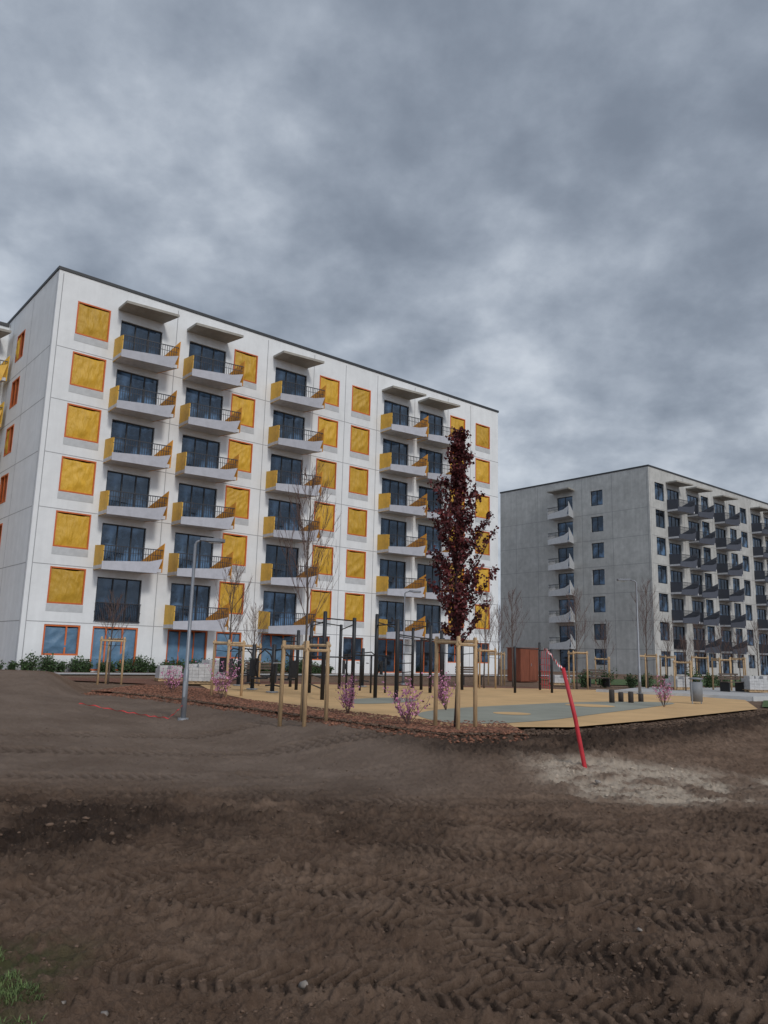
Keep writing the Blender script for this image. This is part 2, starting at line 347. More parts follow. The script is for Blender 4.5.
# ------------------------------------------------------------ window and balcony meshes
def frame_mesh(w,h,mull,cross,m,th=.07,y0=.10,y1=.17,name='window'):
    b=MB(); b.box(0,y0,0,th,y1,h); b.box(w-th,y0,0,w,y1,h); b.box(th,y0,0,w-th,y1,th); b.box(th,y0,h-th,w-th,y1,h)
    for x in mull: b.box(x-.04,y0+.004,th,x+.04,y1-.004,h-th)
    for z in cross: b.box(th,y0+.008,z-.03,w-th,y1-.008,z+.03)
    return b.mesh(name,m)
def pane_mesh(w,h,m,y=.14):
    b=MB(); b.quad((.03,y,.03),(w-.03,y,.03),(w-.03,y,h-.03),(.03,y,h-.03)); return b.mesh('pane',m)
def film_mesh(w,h,m,seed,inset=.07):
    b=MB(); n=22; r=random.Random(seed); fo_=[(r.uniform(4,12),r.uniform(-1.3,1.3),r.random()*6,r.uniform(.015,.040)) for _ in range(3)]; sgx=r.uniform(.3,.7)
    for j in range(n+1):
        for i in range(n+1):
            u,v=i/n,j/n; d=min(1,min(u,1-u,v,1-v)*4)
            y=.04-.02*d
            for (k1,sl,p1,a1) in fo_:
                sw=math.sin(k1*(u+sl*v+.15*math.sin(4*v+p1))+p1); y-=a1*d*(1-abs(sw))*1.3
            y-=.07*d*math.exp(-((v-.3)**2+(u-sgx)**2)/.06)
            sag=-.09*math.sin(math.pi*u)*(1 if j==n else 0)+(.025*math.sin(9*u+fo_[0][2]) if j==n else 0)
            b.v.append((inset+(w-2*inset)*u,y,inset+(h-2*inset)*v+sag))
    for j in range(n):
        for i in range(n): q=j*(n+1)+i; b.f.append((q,q+1,q+n+2,q+n+1)); b.mi.append(0)
    return b.mesh('plastic_film',m,True)
def balcony_meshes(w, lm, rm, frontm, railm, slabm, k=1.0):
    d={}; xr0,xr1=w/2-.42,w/2+.14; A=(-w/2,-1.25); B=(xr1,-1.62); Rw=(xr0,-.003); Lw=(-w/2,-.003)
    b=MB(); b.prism([A,B,Rw,Lw],-.2,0); d['slab']=b.mesh('balcony',slabm)
    prof_=[(0,-.26),(.92,-.26),(1.005,.56*k),(.78,.36*k),(0,.18*k)]
    b=MB(); b.vslab(A,B,prof_,.004,.045); d['front_panel']=b.mesh('front_panel',frontm)
    b=MB(); b.vslab(Lw,A,[(0,-.22),(1.03,-.22),(1.03,1.05),(0,1.16)],-.055,.05); d['left']=b.mesh('side_panel',lm)
    b=MB(); b.vslab(B,Rw,[(-.02,-.2),(1,-.22),(1,.50),(-.05,1.45)],.005,.045); d['right']=b.mesh('side_panel',rm)
    b=MB(); n=int(w/.125); Av,Bv=Vector(A),Vector(B)
    for i in range(1,n):
        t=i/n; p=Av.lerp(Bv,t); zb=(.18+.18*t/.78)*k if t<.78 else (.36+.20*(t-.78)/.22)*k
        b.box(p.x-.013,p.y-.030,zb,p.x+.013,p.y-.010,1.03)
    b.vslab(A,B,[(0,1.03),(1,1.03),(1,1.08),(0,1.08)],.008,.035)
    b.vslab(A,B,[(0,.72),(.99,.72),(.99,.75),(0,.75)],.032,.012)
    d['railing']=b.mesh('railing',railm)
    return d
def canopy_mesh(w):
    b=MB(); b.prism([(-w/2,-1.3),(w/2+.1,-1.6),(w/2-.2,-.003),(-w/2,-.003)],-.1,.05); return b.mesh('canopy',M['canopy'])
FL=lambda k: 17.9-3.02*k
PC=[(1.17,3.06),(11.2,12.95),(18.0,19.75),(20.9,22.65),(31.0,32.75),(34.0,35.75)]
BC=[5.0,9.35,15.65,25.25,28.95]
W_,D_,Hb=36.8,21.0,22.35
SB=11.0
def building(name,label,corner,ang,style):
    root=thing(name,label,'apartment building',(corner[0],corner[1],.32),ang)
    L1 = style=='yellow'
    wm=M['white_wall'] if L1 else M['grey_wall']; jm=M['joint'] if L1 else M['joint_dark']
    fo=[]; so=[]
    for k in range(7):
        z=FL(k) if k<6 else .1
        for (a,c) in PC: fo.append((a,c,z+.85,z+(2.8 if k<6 else 2.45),'p',k))
        for c in BC: fo.append((c-1.28,c+1.28,z+.06,z+2.45,'b',k))
        so.append((5.8,7.4,z+.85,z+2.6,'w',k))
        if not L1: so.append((SB-1.1,SB+1.1,z+.06,z+2.45,'b',k))
    b=MB()
    def wallgrid(width, ops, fn):
        xs=sorted({0,width,*[o[0] for o in ops],*[o[1] for o in ops]}); zs=sorted({-.6,Hb,*[o[2] for o in ops],*[o[3] for o in ops]})
        for i in range(len(xs)-1):
            for j in range(len(zs)-1):
                cx,cz=(xs[i]+xs[i+1])/2,(zs[j]+zs[j+1])/2
                if any(o[0]<cx<o[1] and o[2]<cz<o[3] for o in ops): continue
                b.quad(fn(xs[i],zs[j],0),fn(xs[i+1],zs[j],0),fn(xs[i+1],zs[j+1],0),fn(xs[i],zs[j+1],0))
        for o in ops:
            x0,x1,z0,z1=o[:4]; dd=.22
            b.quad(fn(x0,z0,0),fn(x1,z0,0),fn(x1,z0,dd),fn(x0,z0,dd)); b.quad(fn(x0,z1,dd),fn(x1,z1,dd),fn(x1,z1,0),fn(x0,z1,0))
            b.quad(fn(x0,z0,0),fn(x0,z0,dd),fn(x0,z1,dd),fn(x0,z1,0)); b.quad(fn(x1,z0,dd),fn(x1,z0,0),fn(x1,z1,0),fn(x1,z1,dd))
    wallgrid(W_,fo,lambda x,z,d:(x,d,z)); wallgrid(D_,so,lambda x,z,d:(d,x,z))
    b.quad((W_,0,-.6),(W_,D_,-.6),(W_,D_,Hb),(W_,0,Hb)); b.quad((W_,D_,-.6),(0,D_,-.6),(0,D_,Hb),(W_,D_,Hb))
    def vst(x,side=False):
        w=.022
        if side: b.quad((-.003,x+w,0),(-.003,x-w,0),(-.003,x-w,Hb-.3),(-.003,x+w,Hb-.3),1)
        else: b.quad((x-w,-.003,0),(x+w,-.003,0),(x+w,-.003,Hb-.3),(x-w,-.003,Hb-.3),1)
    for x in (.25,7.18,13.7,17.5,20.3,23.3,27.1,30.75,33.4): vst(x)
    for s in (.25,4.6,8.6): vst(s,True)
    if not L1:
        vst(15.0,True); vst(18.4,True)
    DE=9.15 if L1 else D_
    for k in range(6):
        z=FL(k)-.12
        b.quad((.27,-.0045,z-.02),(W_,-.0045,z-.02),(W_,-.0045,z+.02),(.27,-.0045,z+.02),1)
        b.quad((-.0045,DE,z-.02),(-.0045,.27,z-.02),(-.0045,.27,z+.02),(-.0045,DE,z+.02),1)
    b.obj('wall',[wm,jm],root)
    b=MB(); b.quad((.3,.3,Hb-.15),(W_-.3,.3,Hb-.15),(W_-.3,D_-.3,Hb-.15),(.3,D_-.3,Hb-.15)); b.obj('roof',M['roof'],root)
    b=MB(); e=.06; zt=Hb+.05; zb=Hb-.12
    b.box(-e,-e,zb,W_+e,.35,zt); b.box(-e,D_-.35,zb,W_+e,D_+e,zt); b.box(-e,.353,zb,.35,D_-.353,zt); b.box(W_-.35,.353,zb,W_+e,D_-.353,zt)
    b.obj('roof_edge',M['flash'],root)
    films=[[film_mesh(a1-a0,1.95,M['film'],s*7+i) for s in range(6)] for i,(a0,a1) in enumerate(PC)] if L1 else None
    cache={}
    def fm(w,h,mull,cross,m,th=.07,y0=.1,y1=.17):
        key=(round(w,2),round(h,2),tuple(mull),tuple(cross),m.name,th,y0)
        if key not in cache: cache[key]=frame_mesh(w,h,mull,cross,m,th,y0,y1)
        return cache[key]
    def pm(w,h,m):
        key=('p',round(w,2),round(h,2),m.name)
        if key not in cache: cache[key]=pane_mesh(w,h,m)
        return cache[key]
    for (x0,x1,z0,z1,t,k) in fo:
        w,h=x1-x0,z1-z0
        if t=='p' and L1 and k<6:
            o=link('covered_window',fm(w,h,[],[],M['orange'],.075,-.03,.12),root,(x0,.012,z0))
            link('plastic_film',films[[p[0] for p in PC].index(x0)][k],o)
        elif L1 and k==6 and x0<16:
            mu=[w*.62] if t=='p' else [w*.3,w*.66]
            o=link('covered_window',fm(w,h,mu,[],M['orange'],.09,.02,.15),root,(x0,.01,z0))
            link('plastic_film',film_mesh(w,h,M['blue_film'],k+int(x0)),o,(0,.09,0))
        else:
            mu=[w*.5] if t=='p' else [w*.36,w*.68]
            o=link('window' if t=='p' else 'balcony_door',fm(w,h,mu,[],M['frame'] if not(L1 and k==6) else M['orange']),root,(x0,0,z0)); link('pane',pm(w,h,M['glass']),o)
        if t=='p' and L1 and k<6:
            key=('s',round(w,2))
            if key not in cache:
                q=MB(); q.box(-.02,-.012,-.42,w+.02,-.006,-.03); cache[key]=q.mesh('grey_patch',M['grey_patch'])
            link('grey_patch',cache[key],root,(x0,0,z0))  # slightly darker grey sheet just below each covered window
    for (x0,x1,z0,z1,t,k) in so:
        w,h=x1-x0,z1-z0
        if L1 and t=='w' and k<6:
            o=link('covered_window',fm(w,h,[w*.5],[],M['orange'],.09,-.02,.12),root,(0,x1,z0),-math.pi/2)
            if k not in (1,3): link('plastic_film',film_mesh(w*.5,h,M['film'],k),o)
            link('pane',pm(w,h,M['glass']),o)
        else:
            o=link('window' if t=='w' else 'balcony_door',fm(w,h,[w*.5],[],M['frame']),root,(0,x1,z0),-math.pi/2); link('pane',pm(w,h,M['glass']),o)
    fmesh=balcony_meshes(3.1,M['ypanel'],M['opanel'],M['front'],M['rail'],M['slab']) if L1 else balcony_meshes(2.8,M['dpanel'],M['dpanel'],M['dfront'],M['rail'],M['slab'],1.3)
    def put(ms,loc,rz):
        o=link('balcony',ms['slab'],root,loc,rz); link('front_panel',ms['front_panel'],o); link('railing',ms['railing'],o)
        link('side_panel',ms['left'],o); link('side_panel',ms['right'],o)
    jb=MB()
    for i in range(25): x=-1.25+2.5*i/24; jb.box(x-.012,-.10,.05,x+.012,-.07,1.0)
    jb.box(-1.3,-.11,1.0,1.3,-.06,1.05); jb.box(-1.3,-.11,0,1.3,-.06,.05); jb.box(-1.3,-.06,.5,-1.26,-.003,.56); jb.box(1.26,-.06,.5,1.3,-.003,.56)
    jm_=jb.mesh('window_railing',M['rail'])
    for i,c in enumerate(BC):
        for k in range(6):
            if i==0 and k==5: link('window_railing',jm_,root,(c,0,FL(k)+.02)); continue
            put(fmesh,(c-.03,0,FL(k)),0)
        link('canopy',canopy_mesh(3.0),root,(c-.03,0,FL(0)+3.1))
    if L1:
        s0=9.7; b=MB(); b.box(-12,s0,-.6,-.004,D_,Hb-.35); wg=b.obj('side_wing',M['white_wall'],root)
        b=MB(); b.box(-12.06,s0-.07,Hb-.50,-.064,s0+.3,Hb-.28); b.box(-12.06,s0+.303,Hb-.50,-11.7,D_+.06,Hb-.28); b.obj('roof_edge',M['flash'],wg)
        bm_=balcony_meshes(3.1,M['ypanel'],M['ypanel'],M['ypanel'],M['rail'],M['slab'],1.6)
        for k in range(7):
            z=FL(k) if k<6 else .1
            for xx in (-2.9,-6.6,-9.8):
                o=link('covered_window',fm(1.9,1.95,[],[],M['orange'],.075,-.03,.12),root,(xx,s0-.125,z+.85)); link('plastic_film',films[0][k%6],o)
            if k<6: put(bm_,(-1.95,s0,FL(k)),0)
        link('canopy',canopy_mesh(3.2),root,(-1.95,s0,FL(0)+3.1))
    else:
        smesh=balcony_meshes(3.1,M['gpanel'],M['gpanel'],M['pfront'],M['rail'],M['slab'],1.7)
        for k in range(6): put(smesh,(0,SB,FL(k)),-math.pi/2)
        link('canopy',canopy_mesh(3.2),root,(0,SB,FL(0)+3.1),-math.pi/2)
    return root
ZR=.32+Hb
xl,yl=G(60,267,ZR); xr,yr=G(500,412,ZR); ang=math.atan2(yr-yl,xr-xl)
building('apartment_block','white seven storey apartment block with yellow film over its windows and yellow balcony sides',(xl,yl),ang,'yellow')
xc,yc=G(648,465,ZR)
building('apartment_block','raw grey concrete apartment block with charcoal balconies farther away on the right',(xc,yc),ang,'grey')
ux,uy=math.cos(ang),math.sin(ang)
def fp(t,out,z=.36): return (xl+ux*t+uy*out, yl+uy*t-ux*out, z)
# ------------------------------------------------------------ playground, beds, paths
def sheet(name, pts, z, m, label, cat):
    b=MB(); b.poly(pts,z); o=b.obj(name,m); struct(o); return tag(o,label,cat)
far_l=[G(p,q) for p,q in ((200,685),(300,684),(600,690),(745,700))]
near=[(11.3,23.6),(6.0,17.8),(3.8,15.6),(1.3,15.0),(-.7,17.2),(-3.0,20.6),(-5.2,25.0)]
sheet('play_surface', [near[-1]]+far_l+near[:-1], .425, M['beige'],'tan yellow rubber playground surface between mud and white block','play surface')
def blob(pts,n=4):
    out=[]; m=len(pts)
    for i in range(m):
        p0,p1,p2,p3=[Vector(pts[(i+k-1)%m]) for k in range(4)]
        for j in range(n):
            t=j/n; out.append(tuple(.5*((2*p1)+(p2-p0)*t+(2*p0-5*p1+4*p2-p3)*t*t+(3*p1-p0-3*p2+p3)*t**3)))
    return out
for zi,(pl_,lab) in enumerate((([G(418,714),G(450,709),G(520,705),G(600,702),G(672,703),G(655,707),G(600,714),G(545,721),G(480,724),G(435,721)],'large grey green rubber area at the right front of the playground'),
               ([G(345,700),G(390,698),G(418,700),G(400,703),G(355,704)],'small grey green rubber patch under the right workout frame'))):
    sheet('grey_play_surface', blob(pl_), .431+.0005*zi, M['greygreen'],lab,'play surface')
for p,q,r,lab in ((512,714,.45,'small tan disc inlaid in the large grey green rubber area'),(590,706,.7,'larger tan disc inlaid at the right of the grey green rubber area')):
    x,y=G(p,q); sheet('surface_inlay',[(x+r*math.cos(6.2832*i/28),y+r*math.sin(6.2832*i/28)) for i in range(28)],.437,M['beige'],lab,'play surface')
xs=list(np.linspace(-8.8,2.6,200))
mp_=[(x,float(edge(x))+.05+.7*float(fbm(x,0*x,1.7,4,44))) for x in xs]+[(x,float(edge(x))+2.5+3.2*float(ss(-x,2.5,5.5))) for x in reversed(xs)]
b=MB(); n=len(xs)
for i in range(n-1): b.quad((*mp_[i],.412),(*mp_[i+1],.412),(*mp_[2*n-2-i],.412),(*mp_[2*n-1-i],.412))
o=b.obj('mulch_bed',M['mulch']); struct(o); tag(o,'red brown bark mulch bed along the near left edge of playground','mulch bed')
q=[(-15,34),(-13.4,31.9),(-8.4,30.0),(-7.2,31.0),(-3.4,33.2),(6,34.0),(9.2,34.5),(8,37),(0,36.5),(-9,36)]
sheet('mulch_bed',q,.408,M['mulch'],'red brown mulch bed behind the play surface before the white block','mulch bed')
n=18000; cx=-8.8+11.4*rng.random(n); uu=rng.random(n); off=np.where(uu<.25,-.9*rng.random(n)**2,(2.3+2.5*ss(-cx,3,6))*rng.random(n)**1.3); cy=edge(cx)+off
k=~((cx>-5)&(cy>edge(cx)+2.3)); cx,cy=cx[k],cy[k]; hh=np.maximum(parts_of_h(cx,cy)[0]+.004,np.where(cy>edge(cx)-.1,.42,-1))
o=scatter_mesh('bark_chips',np.stack([cx,cy,hh],1),.012+.028*rng.random(len(cx)),M['chip'],.5,.5)
tag(o,'loose red brown bark chips on the mulch bed','bark chips',kind='stuff')
n=5000; cx=-8+20*rng.random(n); off=-.4+1.0*rng.random(n)**1.8; cy=edge(cx)+off; hh=np.maximum(parts_of_h(cx,cy)[0],.415)
o=scatter_mesh('spilled_soil',np.stack([cx,cy,hh],1),.012+.035*rng.random(n)**3,M['clod'],.5,.5)
tag(o,'dark soil crumbs spilled along the near edge of the playground','soil',kind='stuff')
a0=fp(-3,1.2); a1=fp(46,1.2); a2=fp(46,3.8); a3=fp(-3,3.8)
sheet('building_path',[a0[:2],a3[:2],a2[:2],a1[:2]],.418,M['pave'],'pale paved path along the foot of the white block','path')
g0=fp(-3,.05); g1=fp(46,.05); g2=fp(46,1.15); g3=fp(-3,1.15)
sheet('planting_strip',[g0[:2],g3[:2],g2[:2],g1[:2]],.416,M['mulch'],'narrow mulch strip against the white block wall','planting bed')
q=[(9.5,34),(14,30.5),(30,40),(60,62),(55,70),(30,50),(14,42)]
sheet('pavement',q,.40,M['pave'],'pale paved path running right between playground and grey block','pavement')
q=[(12.2,25.2),(15.5,24.5),(28,34),(27,36.5),(14.5,29.8)]
sheet('lawn',q,.405,M['lawn'],'narrow green lawn right of the playground','lawn')
q=[(13,44),(30,53),(48,68),(44,73),(28,66),(10,52)]
sheet('lawn',q,.405,M['lawn'],'lawn before the grey block','lawn')
b=MB(); pts=[(9.2,33.4),(14.1,29.9),(30,39.4),(60,61.4)]
for i in range(3):
    p0,p1=Vector((*pts[i],0)),Vector((*pts[i+1],0)); d=(p1-p0).normalized(); nn=Vector((-d.y,d.x,0))*.08
    i0=len(b.v)
    for zz in (.3,.53):
        for pp in (p0-nn,p1-nn,p1+nn,p0+nn): b.v.append((pp.x,pp.y,zz))
    for f in ((4,5,6,7),(0,1,5,4),(1,2,6,5),(2,3,7,6),(3,0,4,7)): b.f.append(tuple(i0+k for k in f)); b.mi.append(0)
o=b.obj('kerb',M['kerb']); struct(o); tag(o,'pale concrete kerb along the path right of playground','kerb')
# ------------------------------------------------------------ trees
def grow(b, tips, p, d, ln, r, depth, rs, spread=.6, up=.35):
    pts=[p.copy()]; rad=[r]; q=p.copy(); dd=d.copy(); n=4
    for i in range(n):
        dd=(dd+Vector((rs.uniform(-.16,.16),rs.uniform(-.16,.16),rs.uniform(0,.12)*up*3))).normalized()
        q=q+dd*ln/n; pts.append(q.copy()); rad.append(r*(1-.65*(i+1)/n))
        tips.append((q.copy(),depth))
        if depth>0:
            for c in range(rs.choice((1,2)) if depth>1 else rs.choice((1,1,2))):
                a=rs.uniform(0,6.28); side=Vector((math.cos(a),math.sin(a),0))
                nd=(dd*(1-spread*.5)+side*spread*rs.uniform(.5,1)+Vector((0,0,up))).normalized()
                grow(b,tips,q.copy(),nd,ln*rs.uniform(.4,.62),max(.0035,rad[-1]*.6),depth-1,rs,spread,up)
    b.path(pts,rad,4,False)
def sapling(label, x, y, z, H, seed, group=None, crown=.35, depth=2, spread=.6, first=.35, name='bare_tree', thick=.022):
    rs=random.Random(seed); root=thing(name,label,'tree',(x,y,z),0,group)
    tb=MB(); pts=[];rad=[]; jx=jy=0
    for i in range(9):
        t=i/8; jx+=rs.uniform(-.012,.012)*H; jy+=rs.uniform(-.012,.012)*H; pts.append(Vector((jx*t,jy*t,H*t))); rad.append(thick*(1-.82*t)+.003)
    pts[0].z=-.05; tb.path(pts,rad,8); tb.obj('trunk',M['bark'],root,True)
    bb=MB(); tips=[]; nb=int(11+H*1.6)
    for i in range(nb):
        t=first+(1-first)*(i+.5)/nb; k=min(7,int(t*8)); p=pts[k].lerp(pts[k+1],t*8-k)
        a=i*2.4+rs.uniform(-.4,.4); ln=crown*H*(1-t)**.7*.75+.12*H*.5
        grow(bb,tips,p,Vector((math.cos(a)*spread,math.sin(a)*spread,.75)).normalized(),ln,thick*.38*(1-t*.6),depth,rs,spread)
    bb.obj('branches',M['twig'],root)
    return root,tips
def stake_frame(label,x,y,z,h,r,rz,group='wooden stake frames around young trees',n=3,r0=.042):
    root=thing('tree_stake_frame',label,'tree stakes',(x,y,z),rz,group); ps=[]
    for i in range(n):
        a=6.2832*i/n; ps.append(Vector((r*math.cos(a),r*math.sin(a),0)))
    for p in ps:
        b=MB(); b.path([p+Vector((0,0,-.2)),p*.97+Vector((0,0,h-.02)),p*.97+Vector((0,0,h))],[r0,r0*.95,r0*.7],8); b.obj('post',M['wood'],root,True)
    for i in range(n):
        p,q=ps[i]*.97,ps[(i+1)%n]*.97; d=(q-p).normalized()*.06; zz=h-.08-.035*i
        b=MB(); b.path([p-d+Vector((0,0,zz)),q+d+Vector((0,0,zz))],r0*.75,6); b.obj('crossbar',M['wood'],root)
    b=MB()
    for i in range(n): b.path([ps[i]*.95+Vector((0,0,h-.3)),Vector((.02,0,h-.34))],.008,4)
    b.obj('tie_strap',M['black'],root)
# columnar red maple
mx,my=XatY(456,14.9,.42),14.9; mz=.40; mH=Zat(460,432,my)-mz
mroot=thing('red_maple_tree','slender columnar tree with dark maroon leaves, staked at playground edge','tree',(mx,my,mz))
rs=random.Random(14); tb=MB(); pts=[Vector((.03*math.sin(i),.03*math.cos(i*1.7),mH*.97*i/9)) for i in range(10)]; pts[0].z=-.05
tb.path(pts,[.045*(1-.85*i/9)+.003 for i in range(10)],8); tb.obj('trunk',M['maroon_twig'],mroot,True)
bb=MB(); tips=[]
def prof(t):
    return np.interp(t,[.25,.31,.40,.52,.62,.72,.82,.92,1.0],[.30,.50,.56,.50,.40,.30,.22,.14,.04])
NB=66
for i in range(NB):
    t=.25+.73*((i+.5)/NB)**1.08; a=i*2.399+rs.uniform(-.9,.9); w=float(prof(t+.02))*rs.choice((.35,.6,.85,1.05,1.45))
    k=min(8,int(t/.97*9)); p=pts[k].lerp(pts[k+1],min(1,t/.97*9-k))
    e=p+Vector((math.cos(a)*w,math.sin(a)*w,w*1.35+.08)); m_=p.lerp(e,.5)+Vector((math.cos(a),math.sin(a),0))*w*.14
    bb.path([p,m_,e],[.012,.008,.003],4,False)
    dens_=.95 if t<.6 else .75
    for s in range(8):
        f=.15+.85*s/7
        if rs.random()<dens_: tips.append((p.lerp(e,f),0))
    for s in range(4):
        q=p.lerp(e,.35+.18*s); aa=a+rs.uniform(-1.2,1.2); l=rs.uniform(.08,.24)*(1 if t<.7 else .6); e2=q+Vector((math.cos(aa)*l,math.sin(aa)*l,l*1.1)); bb.path([q,e2],[.005,.002],3,False)
        if rs.random()<dens_: tips.append((e2,0)); tips.append((q.lerp(e2,.5),0))
bb.obj('branches',M['maroon_twig'],mroot)
def leaf_cloud(tips, per, spreadr, size, seed, m, name, parent, droop=.5):
    r=np.random.default_rng(seed); P_=np.array([tuple(t[0]) for t in tips]); P_=np.repeat(P_,per,0); n=len(P_)
    P_=P_+r.normal(0,spreadr,(n,3))
    d=r.normal(0,1,(n,3)); d[:,2]-=droop; d/=np.linalg.norm(d,axis=1)[:,None]
    s=np.cross(d,r.normal(0,1,(n,3))); s/=np.linalg.norm(s,axis=1)[:,None]; nn=np.cross(d,s)
    L_=(size*(.6+.8*r.random(n)))[:,None]; a=P_; b_=P_+d*L_*.55+s*L_*.5+nn*L_*.12; c=P_+d*L_; e=P_+d*L_*.55-s*L_*.5+nn*L_*.12
    V=np.stack([a,b_,c,e],1).reshape(-1,3); me=bpy.data.meshes.new(name); me.vertices.add(n*4); me.vertices.foreach_set('co',V.ravel())
    me.loops.add(n*4); me.loops.foreach_set('vertex_index',np.arange(n*4)); me.polygons.add(n); me.polygons.foreach_set('loop_start',np.arange(n)*4)
    me.update(calc_edges=True); me.validate(); me.materials.append(m); return link(name,me,parent)
leaf_cloud(tips,11,.034,.056,4,M['maple'],'crown',mroot)
stake_frame('three pale stakes with crossbars around the maroon leaved tree',mx,my-.02,.38,1.72,.44,.5)
x,y=XatY(303,15.9,.4),15.9
sapling('tallest bare young tree, in the stake frame left of the maroon tree',x,y,.38,Zat(320,482,y)-.38,21,crown=.36,depth=2,spread=.38,thick=.03)
stake_frame('pale stake frame around the tallest bare tree left of the maroon tree',x,y,.36,1.6,.46,.15,n=4)
GT='bare young trees around the playground'
for i,(px,Y,top,sh,lab,sl) in enumerate([
    (108,30,598,1.6,'bare sapling in front of the leftmost balconies of the white block','leftmost pale stake frame, before the white block'),
    (226,23,572,1.5,'bare sapling with pink shrub beside it, right of the left lamp','pale stake frame right of the left lamp'),
    (250,31,610,1.5,'small bare sapling behind the two seat fitness machine','pale stake frame behind the two seat fitness machine'),
    (484,34,598,1.6,'bare sapling just right of the maroon tree','pale stake frame just right of the maroon tree'),
    (498,40,612,1.5,'thin bare sapling at the right corner of the white block','pale stake frame at the right corner of white block'),
    (513,38,597,0,'bare sapling in front of the left end of grey block',''),
    (577,36,596,1.6,'bare sapling before the gable of the grey block','pale stake frame before the gable of grey block'),
    (605,44,625,1.4,'thin bare sapling left of the tall right lamp','small pale stake frame left of the right lamp'),
    (648,40,588,1.6,'dense bare sapling just right of the tall right lamp','pale stake frame just right of the right lamp'),
    (668,46,622,1.6,'small bare sapling before the first charcoal balconies','pale stake frame before the first charcoal balconies'),
    (686,38,640,1.3,'short bare sapling left of the grey litter bin','pale stake frame left of the grey litter bin'),
    (700,44,628,1.6,'small bare sapling before the second charcoal balcony column','pale stake frame behind the grey litter bin'),
    (722,40,630,1.5,'small bare sapling right of the grey litter bin','pale stake frame right of the litter bin'),
    (741,47,634,1.6,'small bare sapling near the right edge of the picture','pale stake frame farthest right'),
    (760,42,626,0,'rightmost bare sapling at the edge of the picture','')]):
    X=XatY(px,Y,.4); sapling(lab,X,Y,.36,max(2.5,Zat(px,top,Y)-.36),50+i,GT,crown=.42,depth=2,spread=.5,thick=.035)
    if sh: stake_frame(sl,X,Y,.34,sh+.2,.5,i*.7)
def pink_shrub(label,x,y,z,h,seed,dens=2):
    root=thing('pink_shrub',label,'shrub',(x,y,z),0,'pink flowering shrubs in the beds'); rs=random.Random(seed); b=MB(); tips=[]
    for i in range(12):
        a=rs.uniform(0,6.28); s=rs.uniform(.15,.8); grow(b,tips,Vector((0,0,0)),Vector((math.cos(a)*s,math.sin(a)*s,1)).normalized(),h*rs.uniform(.6,1.05),.006,1,rs,.7,.3)
    b.obj('stems',M['twig'],root)
    tp=[t for t in tips if t[0].z>h*.3 and t[1]==0 and rs.random()<.8]
    leaf_cloud(tp,dens,.022,.044,seed,M['blossom'],'blossoms',root,0)
for i,(px,Y,h,lab) in enumerate([(408,15.1,.62,'pink flowering shrub just left of the maroon tree stakes'),(348,17.6,.6,'pink flowering shrub between the two nearest stake frames'),
        (446,19.5,.7,'pink flowering shrub behind the maroon tree'),(221,22.0,.8,'pink flowering shrub below the sapling right of the left lamp'),
        (172,24,.75,'pink flowering shrub left of the left lamp'),(664,23.5,.75,'pink flowering shrub on the right side near the litter bin')]):
    pink_shrub(lab,XatY(px,Y,.4),Y,.40,h,90+i)
def low_shrub(label,loc,h,seed,group):
    root=thing('low_shrub',label,'shrub',loc,0,group); rs=random.Random(seed); b=MB(); tips=[]
    for i in range(9):
        a=rs.uniform(0,6.28); s=rs.uniform(.1,.9); e=Vector((math.cos(a)*s*h*.8,math.sin(a)*s*h*.8,h*rs.uniform(.5,1))); b.path([(0,0,0),e],[.012,.004],4,False)
        for f in (.2,.4,.6,.8,1): tips.append((e*f,0))
    b.obj('stem',M['bark'],root); leaf_cloud(tips,14,h*.13,.08,seed,M['green'],'foliage',root,-.6)
for i in range(44):
    t=-1.8+i*.5+random.uniform(-.2,.2)
    low_shrub('low dark green shrub in the strip along the foot of the white block',fp(t,random.uniform(.35,.9),.40),random.uniform(.45,.85),200+i,'low shrubs along the white block')
for i in range(9):
    px=590+i*20+random.uniform(-6,6); Y=40+i*.6
    low_shrub('low green shrub in the lawn strip before the grey block',(XatY(px,Y,.4),Y,.40),random.uniform(.5,.9),260+i,'low shrubs before the grey block')
# ------------------------------------------------------------ street lamps
def lamp(label,px,Y,z,top,arm,heads=1):
    X=XatY(px,Y,z); H=Zat(px,top,Y)-z; root=thing('street_lamp',label,'street lamp',(X,Y,z))
    b=MB(); b.path([(0,0,-.1),(0,0,1.1),(0,0,1.12),(0,0,H-.08),(arm*.25,0,H-.01),(arm,0,H+.03)],[.062,.062,.045,.034,.028,.026],10); b.obj('pole',M['lampgrey'],root,True)
    s=1 if arm>0 else -1
    b=MB(); x0=arm
    pts=[(0,.07,.02),(0,-.07,.02),(.16,-.13,.0),(.52,-.11,-.01),(.56,0,-.01),(.52,.11,-.01),(.16,.13,.0)]
    for dz in (0,.07):
        for (px_,py_,pz_) in pts: b.v.append((x0+s*px_,py_,H+pz_+dz*(1 if dz else 1)))
    n=len(pts); b.f.append(tuple(range(n))); b.f.append(tuple(range(n,2*n)))
    for k in range(n): b.f.append((k,(k+1)%n,n+(k+1)%n,n+k))
    b.mi=[0]*len(b.f); hd=b.obj('lamp_head',M['lampgrey'],root)
    b=MB(); b.box(min(x0+s*.2,x0+s*.48),-.08,H-.028,max(x0+s*.2,x0+s*.48),.08,H-.012); b.obj('lens',M['lens'],hd)
    b=MB(); b.box(-.025,-.066,.5,.025,-.061,.85); b.obj('service_door',M['steel'],root)
    b=MB(); b.path([(0,0,.0),(0,0,.05)],.12,12); b.obj('base_flange',M['steel'],root)
    return root
lamp('nearest street lamp, standing left of the playground in the mud',183,17.6,hz(XatY(183,17.6,.4),17.6)-.02,541,.12)
lamp('tall street lamp in front of the grey block with its head to the left',640,32,.42,581,-.25)
